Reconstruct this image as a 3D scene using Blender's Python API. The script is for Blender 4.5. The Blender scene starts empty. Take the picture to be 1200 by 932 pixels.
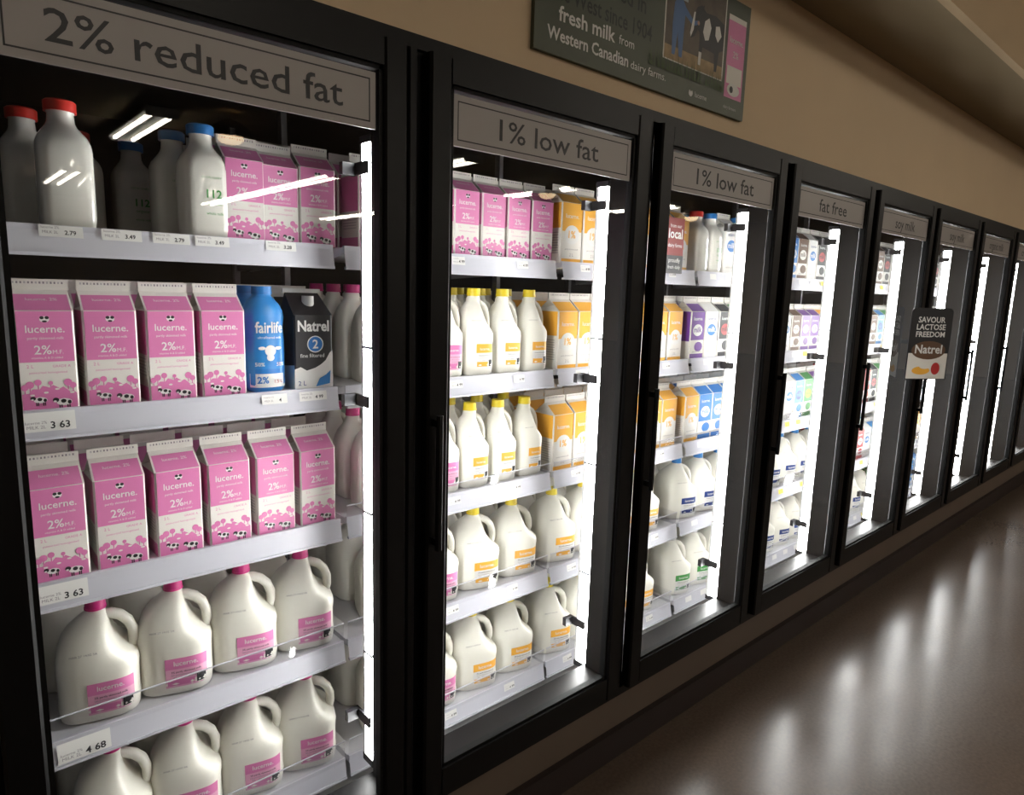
import bpy, math, random
from mathutils import Matrix, Vector
random.seed(7)
scene = bpy.context.scene
scene.view_settings.view_transform = 'Standard'

# ------------------------------------------------------------------ materials
MATS = {}
def mat(name, col=(0.8,0.8,0.8), rough=0.5, metal=0.0, spec=0.5, coat=0.0, emis=None, estr=0.0,
        noise=0.0, nscale=20.0, bump=0.0, sss=0.0):
    if name in MATS: return name
    m = bpy.data.materials.new(name); m.use_nodes = True
    nt = m.node_tree; p = nt.nodes['Principled BSDF']
    p.inputs['Base Color'].default_value = (*col, 1)
    p.inputs['Roughness'].default_value = rough
    p.inputs['Metallic'].default_value = metal
    p.inputs['Specular IOR Level'].default_value = spec
    p.inputs['Coat Weight'].default_value = coat
    if emis:
        p.inputs['Emission Color'].default_value = (*emis, 1)
        p.inputs['Emission Strength'].default_value = estr
    if noise or bump:
        tc = nt.nodes.new('ShaderNodeTexCoord'); n = nt.nodes.new('ShaderNodeTexNoise')
        n.inputs['Scale'].default_value = nscale; n.inputs['Detail'].default_value = 4
        nt.links.new(tc.outputs['Object'], n.inputs['Vector'])
        if noise:
            mx = nt.nodes.new('ShaderNodeMix'); mx.data_type = 'RGBA'
            mx.inputs[6].default_value = (*[c*(1-noise) for c in col], 1)
            mx.inputs[7].default_value = (*[min(1, c*(1+noise)) for c in col], 1)
            nt.links.new(n.outputs['Fac'], mx.inputs[0]); nt.links.new(mx.outputs[2], p.inputs['Base Color'])
        if bump:
            b = nt.nodes.new('ShaderNodeBump'); b.inputs['Strength'].default_value = bump
            b.inputs['Distance'].default_value = 0.01
            nt.links.new(n.outputs['Fac'], b.inputs['Height']); nt.links.new(b.outputs['Normal'], p.inputs['Normal'])
    MATS[name] = m
    return name

def glass_mat(name, base=0.05, power=4.0, tint=(1,1,1), rough=0.0, gain=0.9):
    m = bpy.data.materials.new(name); m.use_nodes = True; nt = m.node_tree; nt.nodes.clear()
    out = nt.nodes.new('ShaderNodeOutputMaterial'); mx = nt.nodes.new('ShaderNodeMixShader')
    tr = nt.nodes.new('ShaderNodeBsdfTransparent'); gl = nt.nodes.new('ShaderNodeBsdfGlossy')
    tr.inputs[0].default_value = (*tint, 1); gl.inputs['Roughness'].default_value = rough
    lw = nt.nodes.new('ShaderNodeLayerWeight'); lw.inputs['Blend'].default_value = 0.5
    pw = nt.nodes.new('ShaderNodeMath'); pw.operation = 'POWER'; pw.inputs[1].default_value = power
    ma = nt.nodes.new('ShaderNodeMath'); ma.operation = 'MULTIPLY_ADD'; ma.inputs[1].default_value = gain; ma.inputs[2].default_value = base
    ma.use_clamp = True
    nt.links.new(lw.outputs['Facing'], pw.inputs[0]); nt.links.new(pw.outputs[0], ma.inputs[0])
    nt.links.new(ma.outputs[0], mx.inputs[0]); nt.links.new(tr.outputs[0], mx.inputs[1]); nt.links.new(gl.outputs[0], mx.inputs[2])
    nt.links.new(mx.outputs[0], out.inputs[0]); MATS[name] = m
    return name

BLACK = mat('black_frame_metal', (0.004,0.0037,0.004), 0.42, 0.0, 0.2, noise=0.2, nscale=8)
GASKET = mat('rubber_gasket', (0.003,0.003,0.003), 0.6, spec=.2)
SHELFM = mat('shelf_enamel', (0.64,0.64,0.67), 0.4, noise=0.04, nscale=6)
LIPM = mat('price_rail_plastic', (0.56,0.56,0.62), 0.3, noise=0.03, nscale=5)
DARKIN = mat('cooler_liner_dark', (0.035,0.035,0.038), 0.6, noise=0.2, nscale=5)
SILL = mat('cooler_sill_metal', (0.5,0.5,0.5), 0.4, noise=0.06, nscale=10)
POST = mat('galvanised_post', (0.25,0.25,0.26), 0.45, 0.6)
LAMP = mat('cooler_lamp_diffuser', (0.9,0.9,0.9), 0.5, emis=(1.0,0.99,0.975), estr=52.0)
LAMPH = mat('cooler_lamp_housing', (0.7,0.7,0.7), 0.5)
SIGNM = mat('sign_grey_film', (0.40,0.375,0.365), 0.45, noise=0.05, nscale=3)
INK = mat('ink_black', (0.012,0.012,0.015), 0.5)
WHITE = mat('card_white', (0.80,0.79,0.76), 0.5)
CREAM = mat('card_cream', (0.80,0.77,0.71), 0.45)
PINK = mat('ink_pink', (0.70,0.20,0.43), 0.42)
PINKD = mat('ink_pink_deep', (0.62,0.10,0.32), 0.42)
PINKCAP = mat('cap_pink', (0.62,0.03,0.22), 0.35)
YELCAP = mat('cap_yellow', (0.80,0.62,0.03), 0.35)
ORANGE = mat('ink_orange', (0.88,0.44,0.05), 0.42)
REDCAP = mat('cap_red', (0.65,0.03,0.02), 0.35)
BLUECAP = mat('cap_blue', (0.02,0.18,0.50), 0.35)
BLUE = mat('ink_blue', (0.02,0.18,0.54), 0.35)
SKY = mat('ink_light_blue', (0.025,0.23,0.60), 0.35)
NAVY = mat('ink_navy', (0.01,0.04,0.20), 0.4)
GREEN = mat('ink_green', (0.06,0.32,0.07), 0.4)
RED = mat('ink_red', (0.50,0.03,0.03), 0.4)
PURPLE = mat('ink_purple', (0.16,0.05,0.30), 0.4)
GREY = mat('ink_grey', (0.28,0.25,0.27), 0.5)
LGREY = mat('ink_light_grey', (0.5,0.48,0.48), 0.5)
YTAG = mat('tag_yellow', (0.85,0.68,0.05), 0.5)
MILK = mat('milk_in_plastic', (0.88,0.86,0.77), 0.32, spec=0.5, bump=0.08, nscale=18)
MILKG = mat('milk_in_glass', (0.78,0.76,0.69), 0.06, coat=0.6)
DGREEN = mat('poster_green', (0.07,0.085,0.05), 0.5, noise=0.35, nscale=5)
SCRIPT = mat('poster_script', (0.006,0.008,0.005), 0.5)
BROWN = mat('ink_brown', (0.12,0.06,0.03), 0.5)
GLASS = glass_mat('door_glass', 0.06, 4.0, (0.94,0.955,0.95))
CLEAR = glass_mat('clear_acrylic', 0.10, 2.5, (0.93,0.93,0.95), 0.05)

# ------------------------------------------------------------------ mesh builder
TEXT = {}
def text_data(body, bold=0.0):
    k = (body, bold)
    if k in TEXT: return TEXT[k]
    cu = bpy.data.curves.new('t', 'FONT'); cu.body = body; cu.size = 1; cu.resolution_u = 2; cu.offset = bold
    ob = bpy.data.objects.new('t', cu); scene.collection.objects.link(ob)
    bpy.context.view_layer.update()
    ev = ob.evaluated_get(bpy.context.evaluated_depsgraph_get()); me = ev.to_mesh()
    vs = [(v.co.x, v.co.y) for v in me.vertices]; fs = [tuple(p.vertices) for p in me.polygons]
    ev.to_mesh_clear(); bpy.data.objects.remove(ob); bpy.data.curves.remove(cu)
    x0 = min(v[0] for v in vs); x1 = max(v[0] for v in vs)
    vs = [(v[0]-x0, v[1]) for v in vs]
    TEXT[k] = (vs, fs, x1-x0)
    return TEXT[k]

class B:
    def __init__(s): s.v=[]; s.f=[]; s.m=[]; s.s=[]; s.mats=[]
    def mi(s, n):
        if n not in s.mats: s.mats.append(n)
        return s.mats.index(n)
    def add(s, vs, fs, m, smooth=False):
        o=len(s.v); s.v += [tuple(v) for v in vs]; i=s.mi(m)
        for f in fs: s.f.append(tuple(a+o for a in f)); s.m.append(i); s.s.append(smooth)
    def box(s, x0,x1,y0,y1,z0,z1,m):
        s.add([(x0,y0,z0),(x1,y0,z0),(x1,y1,z0),(x0,y1,z0),(x0,y0,z1),(x1,y0,z1),(x1,y1,z1),(x0,y1,z1)],
              [(0,3,2,1),(4,5,6,7),(0,1,5,4),(1,2,6,5),(2,3,7,6),(3,0,4,7)], m)
    def bbox(s, x0,x1,y0,y1,z0,z1,m,c=0.004):
        pts=[(x0+c,y0),(x1-c,y0),(x1,y0+c),(x1,y1-c),(x1-c,y1),(x0+c,y1),(x0,y1-c),(x0,y0+c)]
        s.loft([[(p[0],p[1],z0) for p in pts],[(p[0],p[1],z1) for p in pts]], m, smooth=False)
    def loft(s, rings, m, cap=True, smooth=True):
        n=len(rings[0]); vs=[p for r in rings for p in r]; fs=[]
        for k in range(len(rings)-1):
            for i in range(n):
                j=(i+1)%n; fs.append((k*n+i,k*n+j,(k+1)*n+j,(k+1)*n+i))
        s.add(vs,fs,m,smooth)
        if cap:
            s.add(rings[0],[tuple(range(n))[::-1]],m); s.add(rings[-1],[tuple(range(n))],m)
    def cyl(s,x,y,z0,z1,r0,r1,m,n=16):
        R=lambda r,z:[(x+r*math.cos(2*math.pi*i/n),y+r*math.sin(2*math.pi*i/n),z) for i in range(n)]
        s.loft([R(r0,z0),R(r1,z1)],m)
    def poly(s, pts, m): s.add(pts,[tuple(range(len(pts)))],m)
    def dec(s, pts, y, m): s.poly([(p[0],y,p[1]) for p in pts], m)
    def rect(s,x0,x1,z0,z1,y,m): s.dec([(x0,z0),(x1,z0),(x1,z1),(x0,z1)],y,m)
    def ell(s,x,z,rx,rz,y,m,n=12): s.dec([(x+rx*math.cos(2*math.pi*i/n),z+rz*math.sin(2*math.pi*i/n)) for i in range(n)],y,m)
    def text(s, body, x, z, y, m, width=None, size=None, center=True, bold=0.0, yf=None, M=None, slope=0.0):
        vs,fs,w = text_data(body,bold)
        k = (width/w) if width else size
        kz = size if (size and width) else k
        o = x-(k*w/2 if center else 0)
        P=[(o+v[0]*k, (yf(o+v[0]*k) if yf else y), z+v[1]*kz+slope*v[0]*k) for v in vs]
        if M: P=[tuple(M@Vector(p)) for p in P]
        s.add(P,fs,m)
    def tube(s, path, rx, ry, m, n=10):
        rings=[]
        for i,p in enumerate(path):
            a=Vector(path[max(0,i-1)]); b=Vector(path[min(len(path)-1,i+1)]); t=(b-a).normalized()
            nrm=Vector((t.z,0,-t.x)); rings.append([tuple(Vector(p)+nrm*rx*math.cos(2*math.pi*k/n)+Vector((0,1,0))*ry*math.sin(2*math.pi*k/n)) for k in range(n)])
        s.loft(rings,m)
    def merge(s, o, M):
        off=len(s.v); s.v += [tuple(M@Vector(v)) for v in o.v]
        mp=[s.mi(n) for n in o.mats]
        for f,m,sm in zip(o.f,o.m,o.s): s.f.append(tuple(a+off for a in f)); s.m.append(mp[m]); s.s.append(sm)
    def mesh(s, name):
        me=bpy.data.meshes.new(name); me.from_pydata(s.v,[],s.f)
        for n in s.mats: me.materials.append(MATS[n])
        me.polygons.foreach_set('material_index',s.m); me.polygons.foreach_set('use_smooth',s.s); me.update()
        return me
def obj(name, me, loc=(0,0,0), rot=0.0, parent=None):
    o=bpy.data.objects.new(name, me); scene.collection.objects.link(o); o.location=loc; o.rotation_euler=(0,0,rot)
    if parent: o.parent=parent
    return o

# ------------------------------------------------------------------ products (origin = base centre, front = -y)
def cow(b,x,z,s,y):
    b.ell(x,z,s,s*0.55,y,WHITE); b.ell(x-s*1.05,z+s*0.35,s*0.4,s*0.35,y-.0002,INK)
    b.ell(x-s*0.1,z+s*0.15,s*0.35,s*0.3,y-.0003,INK); b.ell(x+s*0.65,z-s*0.05,s*0.25,s*0.3,y-.0003,INK)
    b.ell(x-s*1.15,z+s*0.15,s*0.2,s*0.15,y-.0004,WHITE,8)
    for dx in(-.6,-.35,.4,.65): b.rect(x+dx*s-s*.08,x+dx*s+s*.08,z-s,z-s*.4,y-.0001,INK)
def carton(style, detail=True, w=0.095, h1=0.190, hr=0.228, hf=0.248):
    b=B(); a=w/2
    main={'pink':PINK,'orange':ORANGE,'blue':BLUE,'green':GREEN,'purple':PURPLE,'red':RED,'black':INK,'sky':SKY,'white':WHITE,'brown':BROWN}[style]
    c=.003
    pts=[(-a+c,-a),(a-c,-a),(a,-a+c),(a,a-c),(a-c,a),(-a+c,a),(-a,a-c),(-a,-a+c)]
    b.loft([[(p[0],p[1],0) for p in pts],[(p[0],p[1],h1) for p in pts]],CREAM,smooth=False)
    for sg in(-1,1):
        b.poly([(-a,sg*a,h1),(a,sg*a,h1),(a-.001,sg*.0015,hr),(-a+.001,sg*.0015,hr)],CREAM)
        k=.0006
        b.poly([(-a+.0035,sg*(a+k*.5),h1+.001),(a-.0035,sg*(a+k*.5),h1+.001),(a-.0045,sg*(.0015+k*1.4),hr-.001),(-a+.0045,sg*(.0015+k*1.4),hr-.001)],main)
        A=(sg*a,-a,h1);Bk=(sg*a,a,h1);R=(sg*(a-.001),0,hr);P=(sg*(a-.028),0,h1+.02)
        b.add([A,Bk,R,P],[(0,1,3),(0,3,2),(1,2,3)],CREAM)
    b.box(-a,a,-.0018,.0018,hr,hf,CREAM)
    if detail:
        for i in range(14): b.rect(-a+.006+i*.006,-a+.009+i*.006,hf-.008,hf-.004,-.0022,GREY if i%3 else LGREY)
    f=-a-.0006; e=a-.0035
    def sidequad(z0,z1,m,y0=-a+.004,y1=a-.004):
        for sg in(-1,1):
            x=sg*(a+.0006); b.poly([(x,y0,z0),(x,y1,z0),(x,y1,z1),(x,y0,z1)],m)
    if style=='pink':
        b.rect(-e,e,.093,h1-.001,f,PINK); sidequad(.098,h1-.001,PINK,-e,e)
        n=16
        top=[(e-2*e*i/n, .030+.016*math.sin(math.pi*i/n)+.003*math.sin(i*2.1)) for i in range(n+1)]
        b.dec([(-e,0),(e,0)]+top,f,PINK); sidequad(0,.03,PINK,-e,e)
        if detail:
            for x,z,r in((-.039,.045,.006),(-.031,.050,.007),(-.018,.054,.006),(.030,.052,.007),(.038,.046,.006),(.002,.052,.004)):
                b.ell(x,z,r,r,f-.0002,PINK,10); b.rect(x-.001,x+.001,z-.014,z,f-.00015,PINK)
            for x,z in((-.006,.034),(.012,.040),(-.028,.030),(.036,.032)): b.ell(x,z,.004,.002,f-.0003,CREAM,8)
            cow(b,-.016,.020,.011,f-.0005); cow(b,.022,.014,.013,f-.0005)
            b.ell(0,.174,.008,.006,f-.0004,WHITE); b.ell(-.004,.177,.0035,.003,f-.0006,INK); b.ell(.004,.177,.0035,.003,f-.0006,INK); b.ell(0,.170,.004,.002,f-.0006,INK)
            b.text('lucerne.',0,.149,f-.0005,WHITE,width=.062,bold=.01)
            b.text('partly skimmed milk',0,.136,f-.0005,WHITE,width=.058)
            b.text('2%',-.006,.108,f-.0005,WHITE,size=.024,bold=.01); b.text('M.F.',.018,.108,f-.0005,WHITE,size=.011)
            b.text('vitamins A & D added',0,.099,f-.0005,WHITE,width=.05)
            b.text('2 L',-.028,.082,f-.0005,PINK,size=.009); b.text('GRADE A',.022,.082,f-.0005,PINK,size=.007); b.text('pasteurized homogenized',0,.071,f-.0005,PINK,width=.06)
            b.text('lucerne. 2%',0,.0,0,WHITE,width=.05,M=Matrix.Translation((0,-.024,.210))@Matrix.Rotation(math.radians(-50.5),4,'X')@Matrix.Translation((0,-.0016,-.004)))
            for i in range(6):
                z=.088-.007*i
                for sg in(-1,1): b.poly([(sg*(a+.0008),-a+.012,z),(sg*(a+.0008),a-.014,z),(sg*(a+.0008),a-.014,z+.0025),(sg*(a+.0008),-a+.012,z+.0025)],LGREY)
    elif style=='orange':
        b.rect(-e,e,.1,h1-.001,f,ORANGE); sidequad(.11,h1-.001,ORANGE,-e,e); b.rect(-e,e,0,.014,f,ORANGE)
        if detail:
            b.ell(0,.09,.034,.03,f-.0004,WHITE,20); b.text('1%',0,.08,f-.0008,ORANGE,size=.032,bold=.02)
            b.text('lucerne.',0,.142,f-.0005,WHITE,width=.06,bold=.01); b.text('partly skimmed milk',0,.042,f-.0005,GREY,width=.06)
            b.text('2 L',0,.022,f-.0005,GREY,size=.014)
            for i in range(9):
                for sg in(-1,1): b.poly([(sg*(a+.0008),-a+.012,.03+.008*i),(sg*(a+.0008),a-.014,.03+.008*i),(sg*(a+.0008),a-.014,.033+.008*i),(sg*(a+.0008),-a+.012,.033+.008*i)],LGREY)
    else:
        b.rect(-e,e,.075,h1-.001,f,main); b.rect(-e,e,0,.02,f,main); sidequad(.07,h1-.001,main,-e,e)
        if detail:
            acc={'blue':WHITE,'green':YELCAP,'purple':WHITE,'red':WHITE,'black':RED,'sky':NAVY,'white':BLUE,'brown':CREAM}[style]
            b.ell(0,.115,.032,.024,f-.0004,acc,18); b.text('milk',0,.107,f-.0008,main if style!='white' else WHITE,size=.03,bold=.02)
            b.text('lucerne.',0,.155,f-.0005,WHITE if style!='white' else NAVY,width=.06,bold=.01)
            b.ell(.01,.048,.028,.02,f-.0004,main,14); b.text('natural 1.89 L',0,.025,f-.0006,GREY,width=.06)
    return b

def supr(xl,xr,yh,z,n=24,e=3.6):
    out=[]
    for i in range(n):
        t=2*math.pi*i/n; c,s=math.cos(t),math.sin(t)
        x=(abs(c)**(2/e))*(1 if c>0 else -1); y=(abs(s)**(2/e))*(1 if s>0 else -1)
        out.append((x*(xr if c>0 else xl),y*yh,z))
    return out
def jug(capm, label, kx=1.0, ky=1.0, kz=1.0, detail=True, e=3.6):
    b=B()
    R=[(0,.066,.066,.066),(.006,.076,.076,.076),(.03,.079,.079,.079),(.048,.0775,.0775,.0775),(.090,.0775,.0775,.0775),(.110,.0795,.0795,.0795),(.124,.0795,.077,.0795),
       (.136,.0785,.064,.0785),(.150,.077,.046,.076),(.168,.071,.034,.069),(.186,.060,.027,.058),(.202,.046,.024,.044),(.214,.033,.022,.031),(.223,.022,.019,.021),(.228,.0175,.0175,.0175),(.234,.0175,.0175,.0175)]
    n=28 if detail else 16
    rings=[]
    for z,l,r,y in R:
        ee=e if z<.15 else (e*.85 if z<.19 else (2.6 if z<.22 else 2.0))
        sx = kx if z<.22 else 1; sy = ky if z<.22 else 1
        rings.append(supr(l*sx,r*sx,y*sy,z*kz,n,ee))
    b.loft(rings,MILK)
    P=[(.050,.106),(.0625,.122),(.0690,.143),(.0680,.165),(.060,.187),(.045,.203),(.027,.211),(.008,.211)]
    b.tube([(x*kx,0,z*kz) for x,z in P],.0112*(kx+1)/2,.0150*(ky+1)/2,MILK,12)
    b.cyl(0,0,.232*kz,.251*kz,.0205,.0195,capm,18)
    b.cyl(0,0,.229*kz,.233*kz,.0215,.0215,capm,18)
    if label and detail:
        A=.0775*kx; Bh=.0775*ky
        yf=lambda x,k=1.012: -Bh*k*(max(0,1-(abs(x)/A)**e))**(1/e)
        x0,x1=-.020*kx,.066*kx
        def patch(xa,xb,z0,z1,m,k):
            N=12; vs=[]; 
            for i in range(N+1):
                x=xa+(xb-xa)*i/N; vs+= [(x,yf(x,k),z0*kz),(x,yf(x,k),z1*kz)]
            b.add(vs,[(2*i,2*i+2,2*i+3,2*i+1) for i in range(N)],m,True)
        lm={'pink':PINK,'orange':ORANGE,'green':GREEN,'dark':NAVY}[label]
        patch(x0,x1,.022,.092,WHITE if label!='pink' else mat('label_pale_pink',(0.80,.40,.56),.4),1.010)
        patch(x0,x1,.066,.092,lm,1.016); patch(x0+.004*kx,x1-.026*kx,.026,.040,lm,1.016)
        b.text('lucerne.',(x0+x1)/2*1.0,.074*kz,0,WHITE,width=.05*kx,bold=.01,yf=lambda x:yf(x,1.024))
        b.text('2% partly skimmed milk',(x0+x1)/2,.057*kz,0,INK,width=.062*kx,bold=.01,yf=lambda x:yf(x,1.024))
        b.text('lait partiellement ecreme',(x0+x1)/2,.050*kz,0,GREY,width=.062*kx,yf=lambda x:yf(x,1.024))
        b.text('4 L   vitamins A & D',(x0+x1)/2,.043*kz,0,GREY,width=.055*kx,yf=lambda x:yf(x,1.024))
        patch(x1-.022*kx,x1-.003*kx,.026,.046,INK,1.02)
        b.text('MAR 27 14:02 5A',-.022*kx,.158*kz,-.079*ky,GREY,width=.05*kx)
    return b

def glass_bottle(capm,green=False):
    b=B(); R=[(0,.038,6),(.005,.044,5),(.02,.0460,5),(.145,.0460,5),(.160,.045,4),(.172,.041,3.2),(.182,.034,2.6),(.191,.027,2.2),(.199,.0235,2),(.214,.022,2),(.216,.0235,2),(.221,.0235,2)]
    b.loft([supr(r,r,r,z,24,e) for z,r,e in R],MILKG)
    b.cyl(0,0,.218,.236,.0275,.0275,capm,20); b.cyl(0,0,.236,.239,.0275,.024,capm,20)
    if green:
        b.text('112',0.010,.085,-.0470,GREEN,size=.024,bold=.02); b.text('organic',0.010,.07,-.0470,GREEN,width=.03); b.text('LOCAL DAIRY',0.006,.125,-.0470,GREEN,width=.04)
        b.text('whole milk',0.010,.05,-.0470,GREEN,width=.035)
    return b
def blue_bottle():
    b=B(); R=[(0,.038,SKY),(.006,.043,SKY),(.02,.0455,SKY),(.075,.0455,SKY),(.125,.0450,SKY),(.150,.0430,SKY),(.175,.0455,SKY),(.190,.0430,SKY),(.205,.036,SKY),(.217,.026,SKY),(.224,.020,SKY),(.23,.020,SKY)]
    b.loft([supr(r,r,r,z,24,2.7) for z,r,m in R],SKY)
    b.cyl(0,0,.228,.246,.0235,.0225,BLUECAP,18); b.cyl(0,0,.246,.248,.0225,.018,WHITE,18)
    A=.0455;e=2.7
    yf=lambda x,k=1.01:-A*k*(max(0,1-(abs(x)/A)**e))**(1/e)
    def patch(xa,xb,z0,z1,m,k=1.012):
        N=8; vs=[]
        for i in range(N+1):
            x=xa+(xb-xa)*i/N; vs+=[(x,yf(x,k),z0),(x,yf(x,k),z1)]
        b.add(vs,[(2*i,2*i+2,2*i+3,2*i+1) for i in range(N)],m,True)
    patch(-.042,.042,.012,.044,WHITE); patch(-.042,.042,.044,.055,BLUE)
    b.text('fairlife',0,.140,0,WHITE,width=.064,size=.036,bold=.02,yf=lambda x:yf(x,1.03))
    b.text('ultrafiltered milk',0,.126,0,WHITE,width=.055,yf=lambda x:yf(x,1.03))
    for (x,z,rx,rz) in((0,.098,.013,.013),(0,.082,.009,.008),(-.019,.104,.008,.004),(.019,.104,.008,.004)):
        vs=[(x+rx*math.cos(2*math.pi*i/14),z+rz*math.sin(2*math.pi*i/14)) for i in range(14)]
        b.add([(p[0],yf(p[0],1.03),p[1]) for p in vs],[tuple(range(14))],WHITE)
    b.text('50%',-.024,.062,0,WHITE,width=.02,bold=.02,yf=lambda x:yf(x,1.03)); b.text('50%',.024,.062,0,WHITE,width=.02,bold=.02,yf=lambda x:yf(x,1.03))
    b.text('2%',-.018,.022,0,BLUE,size=.022,bold=.02,yf=lambda x:yf(x,1.03)); b.text('1.5 L',.018,.022,0,RED,width=.02,yf=lambda x:yf(x,1.03))
    return b
def slant_carton():
    b=B(); a=.048; h=.180
    pts=lambda k:[(-k+.004,-k),(k-.004,-k),(k,-k+.004),(k,k-.004),(k-.004,k),(-k+.004,k),(-k,k-.004),(-k,-k+.004)]
    b.loft([[(p[0],p[1],0) for p in pts(a)],[(p[0],p[1],h) for p in pts(a)]],INK,smooth=False)
    b.add([(-a,-a,h),(a,-a,h),(a,a,h),(-a,a,h),(-a+.006,a-.02,h+.052),(a-.006,a-.02,h+.052)],[(0,1,5,4),(1,2,5),(0,4,3),(2,3,4,5)],INK)
    b.box(-a,a,a-.022,a-.018,h+.052,h+.062,WHITE)
    b.cyl(0.004,-.004,h+.02,h+.045,.015,.014,WHITE,18)
    f=-a-.0006
    # milk splash rising to the right across the lower front
    b.dec([(-a,0),(a,0),(a,.095),(a-.008,.088),(a-.018,.070),(a-.030,.060),(a-.045,.052),(-a+.030,.046),(-a+.015,.055),(-a,.050)],f,WHITE)
    b.text('Natrel',0.0,.142,f-.0004,WHITE,width=.078,size=.036,bold=.03)
    b.ell(.004,.110,.018,.018,f-.0004,BLUE,20); b.ell(.004,.110,.0205,.0205,f-.0002,WHITE,20); b.text('2',.004,.100,f-.0008,WHITE,size=.03,bold=.02)
    b.text('fine filtered',-0.004,.078,f-.0006,WHITE,width=.06)
    b.dec([(.004,.006),(.040,.012),(.042,.045),(.030,.034),(.014,.026)],f-.0004,SKY); b.text('2 L',-.03,.01,f-.0006,NAVY,size=.016)
    for sg in(-1,1):
        b.poly([(sg*(a+.0006),-a,0),(sg*(a+.0006),a,0),(sg*(a+.0006),a,.05),(sg*(a+.0006),-a,.06)],WHITE)
    return b

PB={}
def prod(kind, detail=True):
    k=(kind,detail)
    if k in PB: return PB[k]
    if kind.startswith('c_'): b=carton(kind[2:],detail)
    elif kind=='jug_pink': b=jug(PINKCAP,'pink',detail=detail)
    elif kind=='jug_yel': b=jug(YELCAP,'orange',detail=detail)
    elif kind=='jug_blue': b=jug(BLUECAP,'dark',detail=detail)
    elif kind=='jug_green': b=jug(mat('cap_white',(.7,.7,.7),.4),'green',detail=detail)
    elif kind=='hjug_yel': b=jug(YELCAP,'orange',.66,.66,1.02,detail,4.2)
    elif kind=='hjug_pink': b=jug(PINKCAP,'pink',.66,.66,1.02,detail,4.2)
    elif kind=='bottle_red': b=glass_bottle(REDCAP)
    elif kind=='bottle_blue': b=glass_bottle(BLUECAP,True)
    elif kind=='fair': b=blue_bottle()
    elif kind=='natrel': b=slant_carton()
    PB[k]=b; return b
NAMES={'c':'milk_carton','j':'milk_jug','h':'half_gallon_milk_jug','b':'glass_milk_bottle','f':'blue_milk_bottle','n':'black_milk_carton'}
WID={'c':.048,'j':.080,'h':.053,'b':.046,'f':.0455,'n':.048}
ME={}
def place(kind,x,z,y=None,rot=0.0,dy=0.0,sc=1.0):
    if kind not in ME: ME[kind]=prod(kind).mesh(NAMES[kind[0]])
    if y is None: y=.340+WID[kind[0]]+dy
    o=obj(NAMES[kind[0]],ME[kind],(x,y,z),rot)
    if sc!=1.0: o.scale=(sc,sc,sc)
def rows(name,items,z,n,first=1):
    b=B()
    for kind,x in items:
        w=WID[kind[0]]*2+.006
        for k in range(first,n+1):
            b.merge(prod(kind,False),Matrix.Translation((x+random.uniform(-.002,.002),.342+WID[kind[0]]+w*k,z)))
    if b.v: obj(name,b.mesh(name))

# ------------------------------------------------------------------ cooler geometry
W=.757; M=lambda n:.015+W*n
NS=12
SZ=[1.558,1.213,.868,.526,.18]
cooler=bpy.data.objects.new('display_cooler',None); scene.collection.objects.link(cooler)
b=B()
XE=M(NS)
b.box(M(0)-.06,XE+.06,0,.10,1.90,1.955,BLACK)      # header
b.box(M(0)-.06,XE+.06,-.012,0,1.930,1.957,BLACK)  # header trim
b.box(M(0)-.06,XE+.06,0,.10,.235,.30,BLACK)       # sill
b.box(M(0)-.06,XE+.06,-.012,0,.232,.258,BLACK)
for n in range(NS+1):
    b.bbox(M(n)-.036,M(n)+.036,0,.095,.29,1.90,BLACK)
    b.bbox(M(n)-.010,M(n)+.010,-.014,0,.25,1.930,BLACK,.003)
obj('cooler_frame',b.mesh('cooler_frame'),parent=cooler)
b=B()
b.box(M(0)-.06,M(0)+.07,.10,1.2,.05,1.98,DARKIN)     # end panel
b.box(XE,XE+.06,.10,1.2,.05,1.98,DARKIN)
b.box(M(0)-.06,XE+.06,1.15,1.2,.05,1.98,DARKIN)      # back
b.box(M(0)-.06,XE+.06,.10,1.2,1.93,1.98,DARKIN)      # top
b.box(M(0)+.07,XE,.10,1.15,.04,.095,SILL)            # deck
b.add([(M(0)+.07,.10,.29),(XE,.10,.29),(XE,.20,.12),(M(0)+.07,.20,.12)],[(0,1,2,3)],SILL)
obj('cooler_cabinet',b.mesh('cooler_cabinet'),parent=cooler)
b=B()
for n in range(1,NS+1):
    for yy in(.62,1.0):
        b.box(M(n)-.008,M(n)+.008,yy-.012,yy+.012,.095,1.93,POST)
obj('shelf_posts',b.mesh('shelf_posts'),parent=cooler)
for n in range(NS+1):
    b=B()
    x=M(n)+.004
    hw=.036; zt=1.765; zb=.33 if n<2 else .30
    b.add([(x-hw,.134,zb),(x-hw,.106,zb),(x-hw+.006,.100,zb),(x+hw-.006,.100,zb),(x+hw,.106,zb),(x+hw,.134,zb),
           (x-hw,.134,zt),(x-hw,.106,zt),(x-hw+.006,.100,zt),(x+hw-.006,.100,zt),(x+hw,.106,zt),(x+hw,.134,zt)],
          [(i,i+1,i+7,i+6) for i in range(5)],LAMP)
    b.box(x-hw-.001,x+hw+.001,.134,.142,zb-.01,zt+.01,LAMPH)
    b.box(x-hw-.002,x+hw+.002,.098,.143,zb-.018,zb,INK); b.box(x-hw-.002,x+hw+.002,.098,.143,zt,zt+.015,INK)
    for z in (1.33,.95,.60): b.box(x-hw-.003,x+hw+.003,.098,.136,z,z+.006,POST)
    for z in (1.70,1.20,.42): b.box(x-hw-.038,x-hw-.004,.15,.165,z,z+.026,INK); b.box(x-hw-.010,x-hw-.004,.10,.165,z,z+.026,INK)
    obj('lamp_strip',b.mesh('lamp_strip'),parent=cooler)
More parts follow.
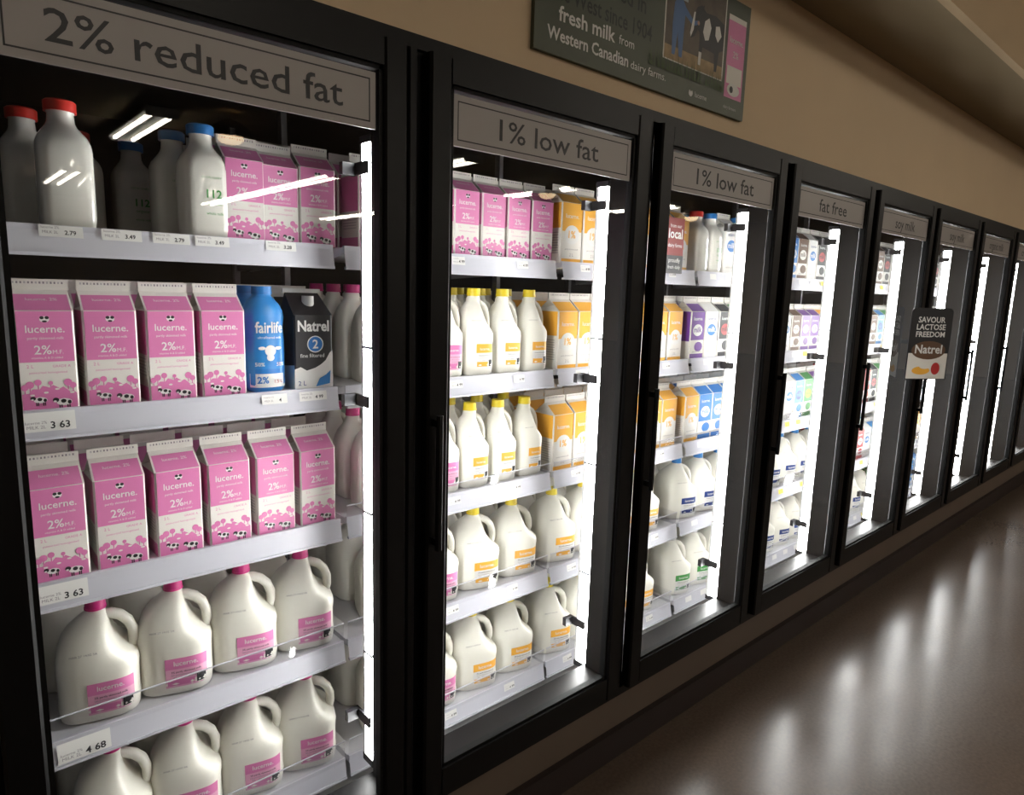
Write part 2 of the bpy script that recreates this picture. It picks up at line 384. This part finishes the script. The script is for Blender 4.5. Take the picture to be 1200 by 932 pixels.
# doors
for n in range(NS):
    x0=M(n)+.026; x1=M(n+1)-.026; g0=M(n)+.080; g1=M(n+1)-.078
    b=B()
    b.bbox(x0,g0,-.036,-.002,.262,1.926,BLACK,.005); b.bbox(g1,x1,-.036,-.002,.262,1.926,BLACK,.005)
    b.box(g0,g1,-.034,-.003,1.876,1.924,BLACK); b.box(g0,g1,-.034,-.003,.264,.332,BLACK)
    b.box(g0,g0+.008,-.028,-.010,.332,1.876,GASKET); b.box(g1-.008,g1,-.028,-.010,.332,1.876,GASKET)
    b.box(g0,g1,-.028,-.010,1.868,1.876,GASKET); b.box(g0,g1,-.028,-.010,.332,.340,GASKET)
    b.add([(g0,-.018,.33),(g1,-.018,.33),(g1,-.018,1.88),(g0,-.018,1.88)],[(0,1,2,3)],GLASS)
    if n>0:
        hx=x0+.016
        b.bbox(hx-.007,hx+.007,-.064,-.052,.90,1.20,BLACK,.003)
        b.box(hx-.006,hx+.006,-.054,-.036,.91,.925,BLACK); b.box(hx-.006,hx+.006,-.054,-.036,1.175,1.19,BLACK)
    obj('glass_cooler_door',b.mesh('glass_cooler_door'))
    txt=['2% reduced fat','1% low fat','1% low fat','fat free','soy milk','soy milk','organic milk','creamers','yogurt','juice','juice','eggs'][n]
    b=B(); s0=M(n)+.090; s1=M(n+1)-.090
    b.box(s0,s1,-.022,-.0195,1.760,1.862,SIGNM)
    i=.012
    for (a,c,d,e) in((s0+i,s1-i,1.772,1.7745),(s0+i,s1-i,1.8475,1.850),(s0+i,s0+i+.0025,1.772,1.850),(s1-i-.0025,s1-i,1.772,1.850)):
        b.rect(a,c,d,e,-.0226,INK)
    wd={'2% reduced fat':.450,'1% low fat':.325,'fat free':.24,'soy milk':.24}.get(txt,.30)
    b.text(txt,(s0+s1)/2-(.004 if n==0 else 0),1.790,-.0226,INK,width=wd,size=.064,bold=.006)
    obj('door_header_sign',b.mesh('door_header_sign'))
# shelves
for n in range(NS):
    for k,z in enumerate(SZ):
        x0=M(n)+(.095 if n==0 else .022); x1=M(n+1)+((-.008,0,.004,.010,.010)[k] if n<2 else 0)
        b=B()
        b.box(x0,x1,.330,.95,z-.016,z,SHELFM)
        b.add([(x0,.324,z+.004),(x1,.324,z+.004),(x1,.314,z-.050),(x0,.314,z-.050)],[(0,1,2,3)],LIPM)
        b.box(x0,x1,.322,.332,z-.016,z+.004,LIPM)
        b.box(x0,x1,.312,.322,z-.053,z-.047,LIPM)
        for xx in(x0,x1-.006):
            b.poly([(xx,.33,z-.016),(xx,.95,z-.016),(xx,.95,z-.06),(xx,.40,z-.03)],SHELFM)
        def tag(xa,xb,za,zb,t=None,m=WHITE):
            yy=lambda zz:.3225+(zz-z-.004)*(.010/.054)-.0025
            b.add([(xa,yy(za),za),(xb,yy(za),za),(xb,yy(zb),zb),(xa,yy(zb),zb)],[(0,1,2,3)],m)
            if t:
                b.text(t,xa+(xb-xa)*.70,za+.005,yy(za)-.001,INK,size=(zb-za)*.52,bold=.02)
                b.text('MILK 2L',xa+(xb-xa)*.25,za+.006,yy(za)-.001,GREY,width=(xb-xa)*.35); b.text('lucerne 2%',xa+(xb-xa)*.25,za+.015,yy(za)-.001,GREY,width=(xb-xa)*.4)
        if n==0:
            if k==0:
                for q,(xa,tt) in enumerate(((.18,'2.79'),(.28,'3.49'),(.37,'2.79'),(.45,'3.49'),(.60,'3.28'))): tag(xa,xa+.07,z-.018,z+.003,tt)
            if k==1: tag(.130,.215,z-.036,z,'3 63'); tag(.58,.64,z-.024,z-.002,'4'); tag(.67,.74,z-.024,z-.002,'4 99')
            if k==2: tag(.130,.215,z-.036,z,'3 63')
            if k==3: tag(.14,.235,z-.042,z-.002,'4 68')
        else:
            for q in range(3 if n<3 else 6):
                xa=x0+.08+q*(.24 if n<3 else .115)
                tag(xa,xa+.045,z-.026,z-.004,'4 99' if n<3 else None,WHITE if n<4 or random.random()<.4 else YTAG)
        if k>=3 or (k==2 and n>=1) :
            hg=.055 if k>=3 else .035
            b.add([(x0,.327,z),(x1,.327,z),(x1,.322,z+hg),(x0,.322,z+hg)],[(0,1,2,3)],CLEAR)
            b.add([(x1,.327,z),(x1,.42,z),(x1,.42,z+hg),(x1,.322,z+hg)],[(0,1,2,3)],CLEAR)
            b.box(x0,x1,.3210,.3235,z+hg-.001,z+hg+.0015,LIPM)
        obj('cooler_shelf',b.mesh('cooler_shelf'))

# ------------------------------------------------------------------ stocking
def jit(a=.03): return random.uniform(-a,a)
z1,z2,z3,z4,z5=SZ
# section 1
place('bottle_red',.237,z1); place('bottle_red',.19,z1,dy=.13); place('bottle_blue',.490,z1); place('bottle_blue',.465,z1,dy=.12)
place('bottle_red',.31,z1,dy=.30); place('bottle_blue',.43,z1,dy=.34)
for x,sc in((.577,.92),(.658,.90),(.748,.94)): place('c_pink',x-.010,z1,rot=jit(.02),sc=sc)
rows('stocked_milk_cartons',[('c_pink',x) for x in(.57,.667,.737)],z1,4)
for x in(.181,.290,.400,.508): place('c_pink',x,z2,rot=jit(.02))
rows('stocked_milk_cartons',[('c_pink',x) for x in(.181,.290,.400,.508)],z2,4)
place('fair',.612,z2); place('natrel',.722,z2,rot=-.06)
rows('stocked_milk_bottles',[('fair',.612),('c_black',.722)],z2,3)
for x in(.178,.287,.399,.508,.616,.724): place('c_pink',x,z3,rot=jit(.03))
rows('stocked_milk_cartons',[('c_pink',x+.0) for x in(.175,.282,.39,.498,.606,.714)],z3,4)
for x in(.240,.397,.554,.708): place('jug_pink',x,z4,rot=-.26+jit(.06))
rows('stocked_milk_jugs',[('jug_pink',x) for x in(.215,.375,.535,.695)],z4,2)
for x in(.250,.405,.561,.712): place('jug_pink',x,z5,rot=-.26+jit(.06))
rows('stocked_milk_jugs',[('jug_pink',x) for x in(.235,.395,.555,.712)],z5,2)
# section 2
X0=M(1)
xs=[1.48-.0985*i for i in range(7)]
for x in xs: place('c_pink',x,z1,rot=jit(.015),sc=.95)
rows('stocked_milk_cartons',[('c_pink',x) for x in xs],z1,3)
xs=[1.478-.113*i for i in range(6)]
for zz in(z2,z3):
    for i,x in enumerate(xs): place('hjug_yel' if i<3 else 'hjug_pink',x-(.006 if zz==z3 else 0),zz,rot=-.15+jit(.06))
    rows('stocked_milk_jugs',[('hjug_yel' if i<3 else 'hjug_pink',x) for i,x in enumerate(xs)],zz,3)
xs=[1.452-.164*i for i in range(4)]
for zz in(z4,z5):
    for i,x in enumerate(xs): place('jug_yel' if i<2 else 'jug_pink',x,zz,rot=-.26+jit(.06))
    rows('stocked_milk_jugs',[('jug_yel' if i<2 else 'jug_pink',x) for i,x in enumerate(xs)],zz,2)
# section 3
X0=M(2)
for zz,kinds in((z1,['c_orange','c_orange','bottle_red','bottle_red','c_orange','c_orange','c_orange']),(z2,['c_orange']*7),(z3,['c_orange']*7)):
    it=[]
    for i,kd in enumerate(kinds):
        x=X0+.080+.1005*i; place(kd,x,zz,rot=jit()); it.append((kd,x))
    rows('stocked_milk_cartons',it,zz,3)
for zz in(z4,z5):
    it=[('jug_yel',X0+.115+.164*i) for i in range(4)]
    for kd,x in it: place(kd,x,zz,rot=-.26+jit(.08))
    rows('stocked_milk_jugs',it,zz,2)
# section 4
X0=M(3)
for zz,kinds in((z1,['bottle_red','bottle_blue','c_white','bottle_blue','c_sky','c_blue','c_blue']),(z2,['c_purple','c_white','c_black','c_green','c_white','c_black','c_sky']),(z3,['c_orange','c_blue','c_blue','c_blue','c_blue','c_sky','c_blue'])):
    it=[]
    for i,kd in enumerate(kinds):
        x=X0+.080+.1005*i; place(kd,x,zz,rot=jit()); it.append((kd,x))
    rows('stocked_milk_cartons',it,zz,3)
for zz,kd in((z4,'jug_blue'),(z5,'jug_green')):
    it=[(kd,X0+.115+.164*i) for i in range(4)]
    for kd,x in it: place(kd,x,zz,rot=-.26+jit(.08))
    rows('stocked_milk_jugs',it,zz,2)
# sections 5+
cols=['c_white','c_red','c_green','c_blue','c_black','c_sky','c_purple','c_brown','c_orange','c_white']
for n in range(4,NS):
    X0=M(n)
    for k,zz in enumerate(SZ):
        bb=B()
        if n==4 and k in(3,4) or (n in (5,7) and k==4):
            for i in range(4):
                for r in range(2): bb.merge(prod('jug_green' if r else 'jug_blue',r==0),Matrix.Translation((X0+.115+.164*i,.425+.166*r,zz))@Matrix.Rotation(-.3,4,'Z'))
            nm='stocked_milk_jugs'
        else:
            kd=random.choice(cols)
            for i in range(7):
                if random.random()<.55: kd=random.choice(cols)
                for r in range(3):
                    bb.merge(prod(kd,r==0 and n<7),Matrix.Translation((X0+.080+.1005*i,.394+.1*r,zz))@Matrix.Rotation(jit(.03),4,'Z')@Matrix.Scale(.9 if k%2 else 1.0,4,(0,0,1)))
            nm='stocked_milk_cartons'
        obj(nm,bb.mesh(nm))

# ------------------------------------------------------------------ hanging / promo signs
b=B()
DRED=mat('sign_dark_red',(.22,.015,.012),.5)
sx0,sx1=2.062,2.168; sm=(sx0+sx1)/2
b.rect(sx0,sx1,1.545,1.74,.300,DRED); b.rect(sx0,sx1,1.545,1.61,.2992,INK)
b.text('from our',sm,1.710,.299,CREAM,width=.07); b.text('local',sm,1.672,.299,CREAM,width=.085,bold=.02); b.text('dairy farms',sm,1.640,.299,CREAM,width=.085)
b.text('proudly',sm,1.585,.2985,CREAM,width=.07); b.text('fresh daily',sm,1.562,.2985,CREAM,width=.075); b.box(sx0,sx1,.3005,.302,1.545,1.745,DRED)
obj('shelf_talker_sign',b.mesh('shelf_talker_sign'))
b=B()
w=.115; zz0,zz1=-.175,.175; r=.025
pts=[]
for cx,cz,a0 in((w-r,zz1-r,0),(-w+r,zz1-r,90)):
    for q in range(6):
        t=math.radians(a0+18*q); pts.append((cx+r*math.cos(t),cz+r*math.sin(t)))
full=[(-w,zz0),(w,zz0)]+pts
fr=[(p[0],-.002,p[1]) for p in full]; bk=[(p[0],.002,p[1]) for p in full]
b.loft([fr,bk],INK,smooth=False)
b.rect(-w+.006,w-.006,zz0+.005,-.045,-.0026,CREAM)
b.text('SAVOUR',0,.105,-.0028,WHITE,width=.15,bold=.02); b.text('LACTOSE',0,.070,-.0028,WHITE,width=.16,bold=.02); b.text('FREEDOM',0,.035,-.0028,WHITE,width=.16,bold=.02)
b.ell(0,-.030,.095,.045,-.0030,BROWN,24); b.text('Natrel',0,-.045,-.0034,WHITE,width=.15,bold=.02)
b.ell(-.03,-.13,.05,.02,-.003,ORANGE,16); b.ell(-.01,-.11,.03,.012,-.0032,CREAM,16); b.ell(.05,-.12,.024,.03,-.0034,RED,16)
b.box(.06,.075,.002,.09,-.01,.01,INK)
o=obj('promotional_sign',b.mesh('promotional_sign'),(3.70,-.095,1.265),-.55)

b=B()
b.box(1.09,1.985,-.012,-.0005,2.008,2.335,DGREEN)
y=-.0128
b.text('proudly served in',1.10,2.190,y,SCRIPT,width=.38,size=.06,center=False,slope=-.02,bold=.01)
b.text('The West since 1904',1.13,2.130,y,SCRIPT,width=.38,size=.055,center=False,slope=-.02,bold=.01)
b.text('fresh milk',1.165,2.085,y,WHITE,width=.20,size=.046,center=False,bold=.02); b.text('from',1.38,2.087,y,WHITE,width=.06,center=False)
b.text('Western Canadian',1.130,2.040,y,WHITE,width=.29,size=.040,center=False,bold=.02); b.text('dairy farms.',1.43,2.040,y,WHITE,width=.15,size=.028,center=False)
b.rect(1.560,1.853,2.097,2.328,y,CREAM)
b.rect(1.565,1.848,2.10,2.325,y-.0002,mat('photo_backdrop',(.10,.075,.05),.5,noise=.8,nscale=25))
b.rect(1.565,1.848,2.10,2.135,y-.0003,mat('photo_straw',(.40,.29,.16),.6,noise=.4,nscale=60))
b.rect(1.565,1.66,2.26,2.325,y-.0003,mat('photo_sky',(.45,.50,.55),.6,noise=.2,nscale=10))
b.dec([(1.598,2.115),(1.612,2.115),(1.620,2.175),(1.630,2.115),(1.645,2.115),(1.648,2.19),(1.652,2.245),(1.636,2.262),(1.612,2.262),(1.600,2.245),(1.595,2.19)],y-.0006,mat('print_denim',(.08,.17,.38),.5))
b.dec([(1.640,2.255),(1.652,2.245),(1.690,2.222),(1.712,2.228),(1.710,2.216),(1.688,2.208),(1.645,2.228)],y-.0008,mat('print_denim',(.08,.17,.38),.5))
b.ell(1.626,2.274,.011,.015,y-.0009,mat('skin_print',(.5,.28,.18),.5),14); b.dec([(1.606,2.280),(1.646,2.280),(1.638,2.286),(1.636,2.298),(1.616,2.298),(1.613,2.286)],y-.001,NAVY); b.ell(1.714,2.222,.006,.006,y-.001,mat('skin_print',(.5,.28,.18),.5),8)
b.dec([(1.845,2.25),(1.80,2.262),(1.75,2.258),(1.728,2.272),(1.705,2.262),(1.682,2.225),(1.674,2.188),(1.683,2.176),(1.698,2.184),(1.712,2.205),(1.722,2.200),(1.724,2.165),(1.722,2.115),(1.734,2.115),(1.741,2.165),(1.80,2.162),(1.806,2.115),(1.818,2.115),(1.824,2.17),(1.845,2.18)],y-.0006,INK)
b.dec([(1.690,2.245),(1.697,2.247),(1.692,2.20),(1.680,2.178),(1.676,2.188),(1.684,2.22)],y-.0012,WHITE)
b.dec([(1.745,2.235),(1.765,2.248),(1.778,2.225),(1.768,2.19),(1.750,2.185),(1.738,2.205)],y-.0012,WHITE); b.dec([(1.80,2.235),(1.82,2.240),(1.832,2.215),(1.815,2.195),(1.80,2.21)],y-.0012,WHITE)
b.dec([(1.722,2.115),(1.734,2.115),(1.737,2.15),(1.723,2.15)],y-.0012,WHITE); b.dec([(1.72,2.262),(1.738,2.275),(1.735,2.26),(1.725,2.25)],y-.0013,INK)
b.rect(1.868,1.965,2.06,2.29,y,PINK); b.rect(1.875,1.958,2.10,2.15,y-.0004,CREAM); b.ell(1.916,2.085,.035,.018,y-.0006,WHITE,14); b.rect(1.868,1.965,2.275,2.29,y-.0004,CREAM)
b.ell(1.905,2.085,.01,.01,y-.0008,INK,10); b.text('lucerne.',1.917,2.215,y-.0005,WHITE,width=.075,bold=.01); b.text('2%',1.917,2.175,y-.0005,WHITE,width=.03)
b.ell(1.70,2.035,.010,.010,y,WHITE,10); b.ell(1.70,2.045,.006,.006,y-.0003,DGREEN,10); b.text('lucerne',1.72,2.028,y,WHITE,width=.06,center=False); b.text('dairy farmers',1.87,2.028,y,WHITE,width=.07,center=False)
for i in range(90):
    xx=1.50+random.random()*.36; hh=random.uniform(.02,.06); b.dec([(xx,2.068),(xx+.004,2.068),(xx+random.uniform(-.012,.012),2.068+hh)],y-.0014-.00001*i,mat('poster_grass',(.09,.13,.05),.6))
obj('wall_poster',b.mesh('wall_poster'))

# ------------------------------------------------------------------ room
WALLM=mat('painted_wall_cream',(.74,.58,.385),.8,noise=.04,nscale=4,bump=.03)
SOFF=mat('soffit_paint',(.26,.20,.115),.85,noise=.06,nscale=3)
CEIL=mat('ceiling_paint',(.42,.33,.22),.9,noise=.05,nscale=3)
KICK=mat('kick_plate',(.12,.09,.068),.5,noise=.1,nscale=6)
BASE=mat('baseboard_rubber',(.022,.013,.012),.5)
STORE=mat('store_wall_paint',(.25,.19,.13),.9,noise=.1,nscale=1)
ZT=2.435
b=B(); b.box(-4,16,0.0,.12,1.957,ZT,WALLM); b.box(-4,M(0)-.06,0,.12,0,1.957,WALLM); b.box(XE+.06,16,0,.12,0,1.957,WALLM); obj('wall_back',b.mesh('wall_back'))
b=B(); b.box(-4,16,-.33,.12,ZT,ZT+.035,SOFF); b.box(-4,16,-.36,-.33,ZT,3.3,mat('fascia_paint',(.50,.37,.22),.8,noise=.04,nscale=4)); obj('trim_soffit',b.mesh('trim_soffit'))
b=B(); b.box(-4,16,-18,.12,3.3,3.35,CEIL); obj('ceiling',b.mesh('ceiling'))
b=B(); b.box(M(0)-.06,XE+.06,.02,.10,.0,.232,KICK); obj('trim_kick_plate',b.mesh('trim_kick_plate'))
b=B(); b.box(M(0)-.06,XE+.06,.0,.02,.0,.095,BASE); obj('baseboard_back',b.mesh('baseboard_back'))
b=B(); b.box(-4.1,-4,-18,.12,0,3.3,STORE); obj('wall_left',b.mesh('wall_left'))
b=B(); b.box(16,16.1,-18,.12,0,3.3,STORE); obj('wall_right',b.mesh('wall_right'))
b=B(); b.box(-4,16,-18.1,-18,0,3.3,STORE); obj('wall_front',b.mesh('wall_front'))
m=bpy.data.materials.new('polished_floor'); m.use_nodes=True; nt=m.node_tree; p=nt.nodes['Principled BSDF']
tc=nt.nodes.new('ShaderNodeTexCoord')
n1=nt.nodes.new('ShaderNodeTexNoise'); n1.inputs['Scale'].default_value=90; n1.inputs['Detail'].default_value=3
n2=nt.nodes.new('ShaderNodeTexNoise'); n2.inputs['Scale'].default_value=3.5; n2.inputs['Detail'].default_value=5
n3=nt.nodes.new('ShaderNodeTexNoise'); n3.inputs['Scale'].default_value=1.6; n3.inputs['Detail'].default_value=6
base=nt.nodes.new('ShaderNodeMix'); base.data_type='RGBA'; base.inputs[6].default_value=(.115,.083,.062,1); base.inputs[7].default_value=(.165,.122,.093,1)
cr=nt.nodes.new('ShaderNodeMix'); cr.data_type='RGBA'; cr.blend_type='MULTIPLY'; cr.inputs[0].default_value=.5
mp=nt.nodes.new('ShaderNodeMapRange'); mp.inputs['To Min'].default_value=.17; mp.inputs['To Max'].default_value=.30
bp=nt.nodes.new('ShaderNodeBump'); bp.inputs['Strength'].default_value=.08; bp.inputs['Distance'].default_value=.01
L=nt.links.new
for a in(n1,n2,n3): L(tc.outputs['Object'],a.inputs['Vector'])
L(n3.outputs['Fac'],base.inputs[0]); L(base.outputs[2],cr.inputs[6]); L(n1.outputs['Fac'],cr.inputs[7]); L(cr.outputs[2],p.inputs['Base Color'])
L(n2.outputs['Fac'],mp.inputs['Value']); L(mp.outputs[0],p.inputs['Roughness']); L(n2.outputs['Fac'],bp.inputs['Height']); L(bp.outputs['Normal'],p.inputs['Normal'])
p.inputs['Specular IOR Level'].default_value=.28
MATS['polished_floor']=m
b=B(); b.box(-4,16,-18,1.2,-.05,0,'polished_floor'); obj('floor',b.mesh('floor'))

# ------------------------------------------------------------------ store lights
TUBE=mat('fluorescent_tube',(1,1,1),.5,emis=(1.0,.92,.79),estr=36.0)
TROF=mat('troffer_white',(.7,.7,.68),.5)
def fixture(x,y,le=1.2):
    b=B()
    b.box(x-.16,x+.16,y-le/2,y+le/2,3.22,3.27,TROF)
    for dx in(-.10,.10): b.box(x+dx-.018,x+dx+.018,y-le/2+.02,y+le/2-.02,3.18,3.215,TUBE)
    for yy in(y-le/2,y+le/2-.02): b.box(x-.16,x+.16,yy,yy+.02,3.17,3.22,TROF)
    for yy in(y-le/3,y+le/3): b.box(x-.005,x+.005,yy-.005,yy+.005,3.27,3.3,INK)
    obj('fluorescent_ceiling_light',b.mesh('fluorescent_ceiling_light'))
for x in(2.15,8.6,11.6): fixture(x,-7.9,1.8)
fixture(5.3,-12.5,6.5); fixture(8.6,-13.5,6.0); fixture(2.15,-13.5,2.4); fixture(5.9,-7.2,1.6)
for x in(1.0,5.0,9.0): fixture(x,-3.0)  # aisle row, out of view: added to brighten the wall above the doors
BULB=mat('warm_bulb',(1,1,1),.5,emis=(1.0,.70,.38),estr=10)
WIRE=mat('lamp_cage_wire',(.3,.28,.25),.4,.7)
def pend(x,y,z=3.0):
    b=B()
    n=20; R=[(z+.20,.05),(z+.18,.10),(z+.12,.19),(z+.04,.25),(z,.26)]
    b.loft([[(x+r*math.cos(2*math.pi*i/n),y+r*math.sin(2*math.pi*i/n),zz) for i in range(n)] for zz,r in R],WIRE,cap=False)
    b.cyl(x,y,z+.18,3.3,.012,.012,WIRE,8)
    b.loft([[(x+r*math.cos(2*math.pi*i/10),y+r*math.sin(2*math.pi*i/10),zz) for i in range(10)] for zz,r in((z-.06,.02),(z-.04,.10),(z,.14),(z+.08,.12),(z+.14,.05))],BULB)
    obj('pendant_lamp',b.mesh('pendant_lamp'))
for x,y in((2.75,-6.7),(7.9,-7.0),(12,-7.0)): pend(x,y)

w=bpy.data.worlds.new('world'); scene.world=w; w.use_nodes=True; w.node_tree.nodes['Background'].inputs[0].default_value=(.05,.035,.02,1); w.node_tree.nodes['Background'].inputs[1].default_value=.5

# ------------------------------------------------------------------ camera
cam=bpy.data.cameras.new('camera'); co=bpy.data.objects.new('camera',cam); scene.collection.objects.link(co)
X=Vector((.7499,-.0836,.6563)).normalized(); Z=Vector((.0299,-.9867,-.1599)); Z=(Z-X*Z.dot(X)).normalized(); Y=Z.cross(X)
right=Vector((X[0],Y[0],Z[0])); down=Vector((X[1],Y[1],Z[1])); fwd=Vector((X[2],Y[2],Z[2]))
R=Matrix((right,-down,-fwd)).transposed().to_4x4(); R.translation=Vector((0,-1.2,1.47)); co.matrix_world=R
cam.sensor_width=36; cam.lens=36*785/1200; cam.clip_start=.02
scene.camera=co
